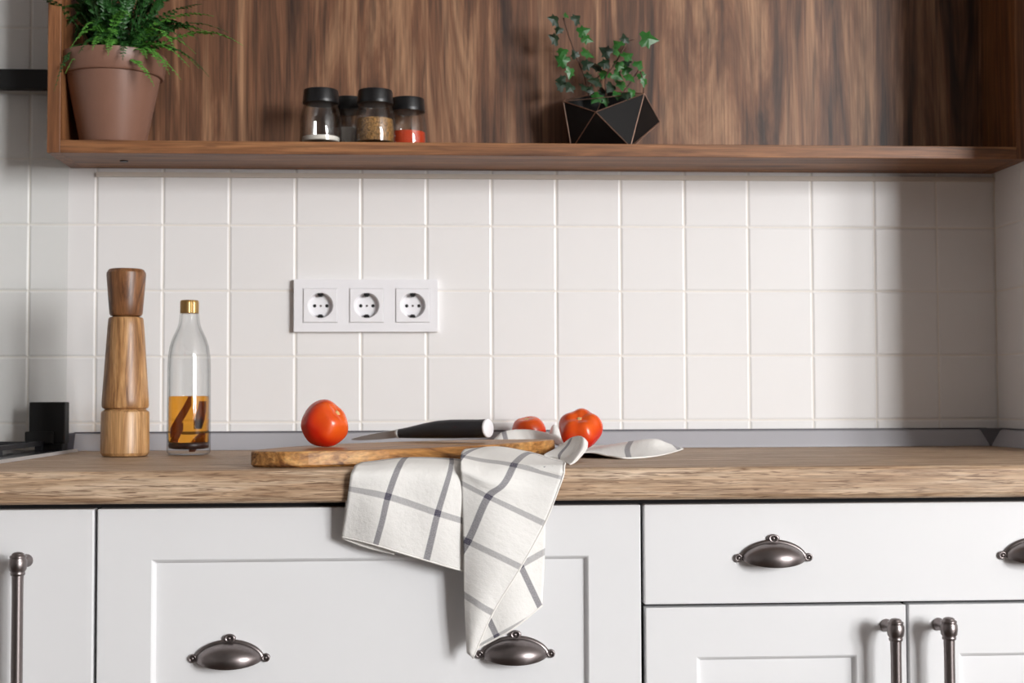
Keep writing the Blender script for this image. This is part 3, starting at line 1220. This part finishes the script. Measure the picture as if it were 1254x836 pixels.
dg = [[(596, 600), (634, 592), (668, 588)], [(586, 680), (630, 660), (668, 640)], [(580, 745), (628, 718), (666.5, 694)], [(578, 797), (626, 771), (664, 741)]]
sheet([[P(x, y, -.606 + (.004 if c == 2 else 0) - .004 * (c == 1)) for c, (x, y) in enumerate(r)] for r in dg], [[duv(*q_) for q_ in r] for r in dg], hem=('bottom',), amp=.002, seed=9)
# the right flap: over the board, over the worktop edge, down to its corner
bg_ = [([(577, 551, -.455), (612, 549, -.435), (648, 553, -.425), (688, 565, -.50)], [(-1.5, -.9), (-.9, -.9), (-.2, -.9), (.6, -.9)]),
       ([(570, 550, -.50), (608, 547.5, -.48), (643, 554.5, -.48), (692, 571, -.555)], [(-1.25, .3), (-.7, .3), (-.05, .3), (.78, .3)]),
       ([(564.5, 556, -.580), (594, 561, -.582), (628, 566, -.590), (690, 581, -.613)], [(-1.08, .9), (-.5, .9), (-.05, .9), (.86, .85)]),
       ([(564, 572, -.614), (589, 581, -.618), (620, 588, -.620), (684, 598, -.618)], [(-.85, 1.4), (-.45, 1.4), (.0, 1.42), (.88, 1.3)]),
       ([(565, 591, -.615), (598, 608, -.621), (629, 623, -.622), (667, 641, -.617)], [(-.52, 2), (0, 2), (.42, 2), (.90, 2)]),
       ([(567.5, 660, -.613), (590, 671, -.620), (613, 682, -.621), (637.5, 694, -.616)], [(-.08, 3), (.25, 3), (.57, 3), (.90, 3)]),
       ([(568.5, 728, -.608), (580, 735.5, -.614), (591, 743, -.616), (603.5, 750, -.613)], [(.42, 4), (.57, 4), (.73, 4), (.90, 4)]),
       ([(572, 799, -.604), (574, 801, -.607), (576, 803, -.608), (579, 806, -.607)], [(.80, 4.88), (.83, 4.88), (.86, 4.88), (.90, 4.88)])]
sheet([[P(*q_) for q_ in r[0]] for r in bg_], [r[1] for r in bg_], hem=('right',), amp=.003, seed=5)
# its upper corner curling up beside the board: the shaded inner face
cg = [([(693, 541, -.36), (701, 536, -.37), (709, 534.5, -.395), (715, 537, -.43), (719, 541.5, -.405)], [(-.3, .2), (.1, .2), (.5, .2), (.8, .2), (.9, .2)]),
      ([(681, 549, -.42), (694, 545, -.42), (706, 544.5, -.44), (713.5, 549, -.475), (717.5, 550, -.45)], [(-.3, .5), (.0, .5), (.5, .5), (.8, .5), (.9, .5)]),
      ([(667, 556, -.46), (682, 557, -.465), (697, 558, -.48), (705, 561, -.52), (707.5, 562, -.505)], [(-.3, .8), (-.05, .8), (.5, .8), (.8, .8), (.9, .8)]),
      ([(668, 559.5, -.465), (680, 562, -.472), (690, 565, -.490), (697, 571.5, -.545), (698, 572, -.54)], [(-.4, .9), (-.25, .9), (.5, .95), (.8, 1.0), (.9, 1.0)])]
sheet([[P(*q_) for q_ in r[0]] for r in cg], [[(u_ * .9 - .05, .25 + v_ * .2) for u_, v_ in r[1]] for r in cg], hem=('right', 'top'), base=.0009)
# spread part to the right, under the large tomato
eg = [([(686, 559, -.37), (720, 553.5, -.37), (745, 558, -.385), (770, 562.5, -.40), (803, 559.5, -.345), (826, 554, -.21), (836, 550.5, -.115)], .15),
      ([(684, 552, -.28), (714, 551.5, -.27), (743, 549, -.28), (768, 550, -.29), (800, 548, -.26), (821, 548, -.17), (836, 550, -.112)], .4),
      ([(684, 546, -.19), (712, 552.2, -.19), (744, 545.5, -.19), (773, 540.5, -.20), (801, 537.5, -.19), (816, 542, -.14), (835, 549.5, -.108)], .6),
      ([(690, 540, -.10), (714, 545, -.10), (744, 545, -.10), (773, 545, -.10), (800, 544, -.10), (815, 546, -.10), (833, 549, -.100)], .8)]
eu = (-1.5, -.95, -.5, 0, .5, .85, 1.1)
sheet([[P(*q_) for q_ in r[0]] for r in eg], [[(u_ - .16 * (.6 - r[1]) * 0, r[1]) for u_ in eu] for r in eg], nu=10, nv=10, hem=('top', 'right'), base=.0008)
# bunched fold behind the board in front of the small tomato
fg = [([(604, 541, -.156), (620, 541, -.156), (642, 541, -.156), (664, 541, -.156), (680, 544, -.158), (696, 549, -.165)], .2),
      ([(604, 539, -.140), (617, 528.5, -.138), (640, 526, -.136), (660, 528, -.137), (677, 533.5, -.140), (695, 544, -.15)], .45),
      ([(606, 541, -.122), (620, 537, -.120), (641, 537, -.118), (662, 537, -.118), (677, 532, -.118), (695, 543, -.13)], .6),
      ([(607, 551, -.102), (622, 551, -.102), (643, 551, -.102), (664, 550, -.102), (678, 531, -.098), (695, 544, -.10)], .7),
      ([(608, 552, -.045), (624, 552, -.035), (645, 552, -.030), (666, 550, -.040), (678, 520, -.055), (695, 545, -.06)], .85)]
fu = (-.35, .0, .42, .7, .8, .85)
sheet([[P(*q_) for q_ in r[0]] for r in fg], [[(u_, r[1]) for u_ in fu] for r in fg], nu=8, nv=8, base=.0008)
to = obj('cloth', tbm, M['linen'], tw)
sm = to.modifiers.new('thickness', 'SOLIDIFY')
sm.thickness = .0011
sm.offset = 0
bm = bmesh.new()
for ln in hems:
    tube(bm, ln, .00115, 6)
obj('hem', bm, M['hem'], tw, smooth=True)

# ================================================================== SPICE JARS
M['lid'] = plain('jar_lid', rgb(12, 12, 14), .38)
M['salt'] = plain('salt', rgb(236, 230, 220), .9, noise=.08, nscale=900)
M['pepper'] = plain('seed_mix', rgb(150, 110, 60), .7, noise=1.6, nscale=330, bump=1., bscale=330)
M['paprika'] = plain('paprika', rgb(198, 62, 20), .9, noise=.15, nscale=500)
M['sugar'] = plain('pale_powder', rgb(196, 188, 180), .9, noise=.1, nscale=500)


def jar(label, px, Y, fill, fmat, tilt=0.):
    j = thing('spice_jar', label, 'jar', (P(px, 140, Y).x, Y, SB + .0005), 'spice jars on the shelf')
    out_ = [(.0255, 0), (.0298, .0012), (.0303, .004), (.0302, .020), (.0297, .036), (.0282, .048), (.0256, .0570), (.0234, .0615), (.0226, .071)]
    bm = bmesh.new()
    lathe(bm, out_, 48, True, False)
    lathe(bm, [(.024, .0042), (.0275, .0050)] + [(r - .0021, z_) for r, z_ in out_[3:]], 48, True, False)
    obj('glass', bm, M['glass'], j, smooth=True)
    bm = bmesh.new()
    rr = lambda z_: .0272 - max(0, z_ - .02) * .085
    if fill < .008:
        lathe(bm, [(.024, .0046), (.0268, .0054), (.0270, fill)], 40)
    else:
        lathe(bm, [(.024, .0046), (.0268, .0054), (rr(.02), .02 if fill > .02 else fill * .6), (rr(fill), fill), (.010, fill + .001)], 40)
    obj('contents', bm, fmat, j, smooth=False)
    bm = bmesh.new()
    lathe(bm, [(.0233, .0610), (.0262, .0612), (.0267, .0640), (.0264, .066), (.0252, .0795), (.0246, .0812), (.0225, .0818)], 48)
    lo2 = obj('lid', bm, M['lid'], j, smooth=True)
    lo2.modifiers.new('e', 'EDGE_SPLIT').split_angle = math.radians(40)
    return j


jar('black lidded glass jar nearly empty with a little white salt', 393, -.100, .0115, M['salt'])
jar('black lidded glass jar of pale powder behind the salt jar', 427, -.044, .034, M['sugar'])
jar('black lidded glass jar half full of brown and golden seeds', 459.5, -.100, .0385, M['pepper'])
jar('black lidded glass jar with a low fill of red paprika', 499, -.046, .030, M['paprika'])

# ================================================================== FERN IN ITS POT
M['pot'] = plain('copper_brown_pot', rgb(132, 96, 80), .4, noise=.06, nscale=30, bump=.03)
M['soil'] = plain('soil', rgb(36, 26, 20), .95, noise=.4, nscale=120, bump=.6)
M['fern'] = plain('fern_green', rgb(36, 82, 30), .5, noise=.35, nscale=60)
M['fern_bright'] = plain('fern_lit_green', rgb(86, 146, 56), .45, noise=.35, nscale=60)  # highlights on the front fronds, put into the colour as a brighter green
M['stalk'] = plain('fern_stalk', rgb(70, 92, 40), .6)
FX, FY = P(139, 120, -.083).x, -.083
fp = thing('potted_fern', 'bushy green fern in a brown pot on the walnut shelf', 'potted plant', (FX, FY, SB + .0005))
bm = bmesh.new()
lathe(bm, [(.042, 0), (.0455, .001), (.047, .004), (.066, .0985), (.0663, .0995), (.0700, .1000), (.0722, .1025), (.0752, .128), (.0752, .1305), (.0725, .1315), (.068, .130), (.066, .112)], 72, True, False)
pot = obj('pot', bm, M['pot'], fp, smooth=True)
pot.modifiers.new('e', 'EDGE_SPLIT').split_angle = math.radians(40)
bm = bmesh.new()
lathe(bm, [(.0655, .116), (.04, .121), (.01, .123)], 40, False, True)
obj('soil', bm, M['soil'], fp)


def frond(base, tip, lift, nl=20, ll=.010, sag=0., fm=None):
    bm = bmesh.new()
    base, tip = Vector(base), Vector(tip)
    mid = (base + tip) / 2 + Vector((0, 0, lift))
    mid2 = tip + (base - tip) * .25 + Vector((0, 0, lift * .75 + sag))
    def bez(t):
        return base * (1 - t) ** 3 + mid * 3 * t * (1 - t) ** 2 + mid2 * 3 * t * t * (1 - t) + tip * t ** 3
    tube(bm, [bez(i / 10) for i in range(11)], [.0009 - .0006 * i / 10 for i in range(11)], 4)
    for i in range(nl):
        t = .14 + .86 * (i + .5) / nl
        c = bez(t)
        tg = (bez(min(t + .02, 1)) - bez(max(t - .02, 0))).normalized()
        sd_ = tg.cross(Vector((0, 0, 1)))
        if sd_.length < .2:
            sd_ = tg.cross(Vector((0, -1, 0)))
        sd_.normalize()
        nm = sd_.cross(tg).normalized()
        l_ = ll * (math.sin(math.pi * min(t * .93 + .08, 1)) ** .6) * random.uniform(.8, 1.15)
        for s_ in (-1, 1):
            dr = (sd_ * s_ + tg * random.uniform(.15, .55) + nm * random.uniform(-.25, .25)).normalized()
            wd = tg * l_ * .36
            a = c
            p1 = c + dr * l_ * .45 + wd - nm * l_ * .05
            p2 = c + dr * l_ + nm * l_ * random.uniform(-.25, .02)
            p3 = c + dr * l_ * .45 - wd - nm * l_ * .05
            pm_ = c + dr * l_ * .5 + nm * l_ * .06
            vs = [bm.verts.new(x) for x in (a, p1, p2, p3, pm_)]
            for f in ((0, 1, 4), (1, 2, 4), (2, 3, 4), (3, 0, 4)):
                bm.faces.new([vs[q_] for q_ in f])
    o = obj('frond', bm, fm or M['fern'], fp)
    return o


org = Vector((FX, FY, SB + .0005))
hand = [((298, 56), -.115, .05, 22), ((262, 44), -.09, .05, 20), ((256, 94), -.150, .055, 22), ((232, 82), -.165, .05, 20), ((189, 106), -.175, .04, 18), ((180, 72), -.17, .03, 16),
        ((170, 60), -.172, .05, 16), ((132, 68), -.172, .045, 18), ((113, 62), -.17, .045, 16), ((143, 45), -.18, .04, 14), ((66, 112), -.155, .075, 24), ((80, 90), -.15, .07, 20),
        ((215, 60), -.172, .06, 18), ((240, 66), -.12, .055, 20), ((205, 40), -.18, .055, 16), ((100, 40), -.165, .05, 16), ((160, 22), -.175, .05, 16), ((262, 20), -.13, .04, 18),
        ((222, 98), -.165, .05, 18), ((196, 82), -.165, .045, 16), ((120, 25), -.175, .05, 16), ((247, 5), -.13, .03, 18), ((30, -2), -.18, .05, 18), ((150, 74), -.175, .05, 18), ((208, 92), -.17, .055, 18), ((244, 84), -.14, .055, 20), ((122, 52), -.178, .045, 16),
        ((96, 66), -.16, .05, 18), ((178, 48), -.185, .04, 16), ((228, 55), -.155, .06, 18), ((86, 60), -.16, .06, 18), ((280, 40), -.10, .05, 20)]
for (px, py), Y, lf, nl in hand:
    a = random.uniform(0, 2 * math.pi)
    frond((.022 * math.cos(a), .018 * math.sin(a), .115), P(px, py, Y) - org, lf, nl, .0095, fm=M['fern_bright'] if random.random() < .6 else None)
for i in range(54):
    a = random.uniform(0, 2 * math.pi)
    r = random.uniform(.05, .13)
    tip = Vector((r * math.cos(a) * 1.05, -abs(r * math.sin(a)) * .8 + .03, .12 + random.uniform(.02, .14)))
    tip.y = min(tip.y, .064)
    tip.x = max(tip.x, -.062) if tip.z < .3 and tip.y > -.045 else tip.x
    frond((.025 * math.cos(a), .02 * math.sin(a), .115), tip, random.uniform(.03, .07), 24, .011)

# ================================================================== IVY IN A GEOMETRIC PLANTER
M['planter'] = plain('black_glass_facet', rgb(13, 11, 11), .4, noise=.1, nscale=50, spec=.25)
M['copper'] = plain('copper_edge', rgb(190, 156, 138), .35, metal=1.)
ip = thing('potted_ivy', 'ivy in a tilted black faceted planter with copper edges', 'potted plant', (P(745, 170, -.075).x, -.075, SB + .0005))
io = Vector((P(745, 170, -.075).x, -.075, SB + .0005))
zb = .0006


def gp_(px, Y):
    return Vector((P(px, 170, Y).x - io.x, Y - io.y, zb))


def pp_(px, py, Y):
    return P(px, py, Y) - io


PV = [pp_(729.5, 137, -.126), pp_(789, 114.5, -.078), pp_(808, 149, -.048), pp_(772, 177.5, -.105),     # front facets
      gp_(735, -.085), gp_(700, -.080), gp_(765, -.045), gp_(712, -.035),                                # foot
      pp_(690, 124, -.085), pp_(694, 122, -.030), pp_(740, 112, -.020), pp_(785, 118, -.030)]              # back rim
PV[3].z = zb
bm = bmesh.new()
pv = [bm.verts.new(v) for v in PV]
bmesh.ops.convex_hull(bm, input=pv)
bmesh.ops.dissolve_limit(bm, angle_limit=math.radians(3), verts=bm.verts, edges=bm.edges)
bm.normal_update()
sharp = [(e_.verts[0].co.copy(), e_.verts[1].co.copy()) for e_ in bm.edges]
ropen = [f for f in bm.faces if f.normal.z > .45]
bmesh.ops.delete(bm, geom=ropen, context='FACES_ONLY')
pl = obj('planter', bm, M['planter'], ip)
bm = bmesh.new()
for a, b_ in sharp:
    if max(a.z, b_.z) > .01:
        tube(bm, [a, b_], .0008, 6)
obj('copper_edges', bm, M['copper'], ip)
rimz = min(PV[0].z, PV[8].z) - .002
bm = bmesh.new()
lathe(bm, [(.034, rimz - .010), (.02, rimz - .004), (.006, rimz)], 20, True, True, center=(-.010, .020, 0))
obj('soil', bm, M['soil'], ip)
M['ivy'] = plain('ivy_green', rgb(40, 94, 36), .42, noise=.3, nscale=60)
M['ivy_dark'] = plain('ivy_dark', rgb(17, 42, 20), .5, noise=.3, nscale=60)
M['ivy_stem'] = plain('ivy_stem', rgb(74, 48, 34), .6)


def ivy_mesh():
    bm = bmesh.new()
    o_ = [(0, 0), (.30, -.16), (.52, .02), (.42, .26), (.60, .46), (.34, .52), (.20, .74), (0, 1.05), (-.20, .74), (-.34, .52), (-.60, .46), (-.42, .26), (-.52, .02), (-.30, -.16)]
    c = bm.verts.new((0, .38, .07))
    vs = [bm.verts.new((x, y, -.10 * abs(x) * 1.6 - .10 * max(0, y - .6))) for x, y in o_]
    for i in range(len(vs)):
        bm.faces.new((c, vs[i], vs[(i + 1) % len(vs)]))
    return to_me('leaf', bm, M['ivy']), None


IVY, _ = ivy_mesh()
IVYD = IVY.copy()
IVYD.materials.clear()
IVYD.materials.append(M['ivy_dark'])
stems = [[(722, 122, -.06), (716, 95, -.065), (706, 70, -.07), (697, 45, -.072), (690, 22, -.075)],
         [(742, 118, -.07), (742, 95, -.075), (752, 80, -.08), (760, 66, -.08), (768, 52, -.075), (776, 48, -.075)],
         [(740, 118, -.06), (735, 100, -.065), (745, 88, -.07), (745, 72, -.07)],
         [(725, 118, -.06), (722, 105, -.06), (735, 92, -.065)],
         [(760, 118, -.06), (776, 95, -.06), (783, 82, -.065), (776, 76, -.068)],
         [(788, 114, -.075), (788, 100, -.072), (784, 88, -.07)]]
for st_ in stems:
    bm = bmesh.new()
    cp = [tuple(pp_(*q_)) for q_ in st_]
    tube(bm, [catmull(cp, i / 5) for i in range(5 * (len(cp) - 1) + 1)], .0011, 6)
    obj('stem', bm, M['ivy_stem'], ip, smooth=True)
leaves = [(683, 26, 10, 1, 80), (694, 21, 5, 0, 0), (703, 26, 9, 1, -50), (686, 34, 7, 1, 150), (709, 40, 10, 0, -70), (714, 46, 9, 0, -110), (683, 50, 10, 1, 70), (690, 60, 9, 0, 160),
          (714, 62, 11, 0, -120), (694, 77, 11, 0, 60), (699, 84, 9, 0, 170), (714, 80, 9, 1, -80), (718, 90, 8, 1, -140), (706, 70, 7, 1, 30), (692, 98, 8, 1, 90), (700, 104, 9, 1, 140), (690, 108, 8, 1, 60),
          (712, 106, 8, 1, -90), (786, 47, 14, 0, -95), (766, 52, 8, 1, 10), (760, 56, 9, 0, 40), (757, 62, 8, 0, 120), (747, 66, 10, 1, 60), (764, 70, 10, 0, -60), (758, 76, 9, 0, 170), (745, 78, 9, 1, 90),
          (736, 83, 10, 1, 80), (743, 88, 10, 0, 150), (752, 90, 9, 0, -120), (762, 86, 9, 0, -80), (768, 92, 9, 0, -150), (760, 100, 9, 0, 180), (750, 104, 9, 1, 140), (734, 100, 11, 1, 90), (740, 110, 8, 1, 150),
          (734, 116, 10, 0, 140), (742, 120, 8, 0, 190), (780, 82, 9, 0, -40), (784, 90, 7, 0, -150), (789, 97, 7, 0, 180), (774, 110, 8, 0, 170), (766, 114, 8, 1, 190), (756, 113, 8, 0, 170), (726, 110, 7, 1, 100), (771, 78, 7, 1, 60)]
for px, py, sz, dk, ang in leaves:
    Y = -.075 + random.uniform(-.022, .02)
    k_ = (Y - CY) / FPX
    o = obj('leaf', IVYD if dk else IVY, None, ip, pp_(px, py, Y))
    o.scale = (sz * 1.55 * k_,) * 3
    o.rotation_mode = 'QUATERNION'
    # leaf plane faces roughly the camera and the window, tip turned by ang in that plane
    nrm = Vector((random.uniform(-.2, .9), -1, random.uniform(-.1, .8))).normalized()
    qz = nrm.to_track_quat('Z', 'Y')
    o.rotation_quaternion = qz @ Euler((0, 0, math.radians(ang))).to_quaternion()
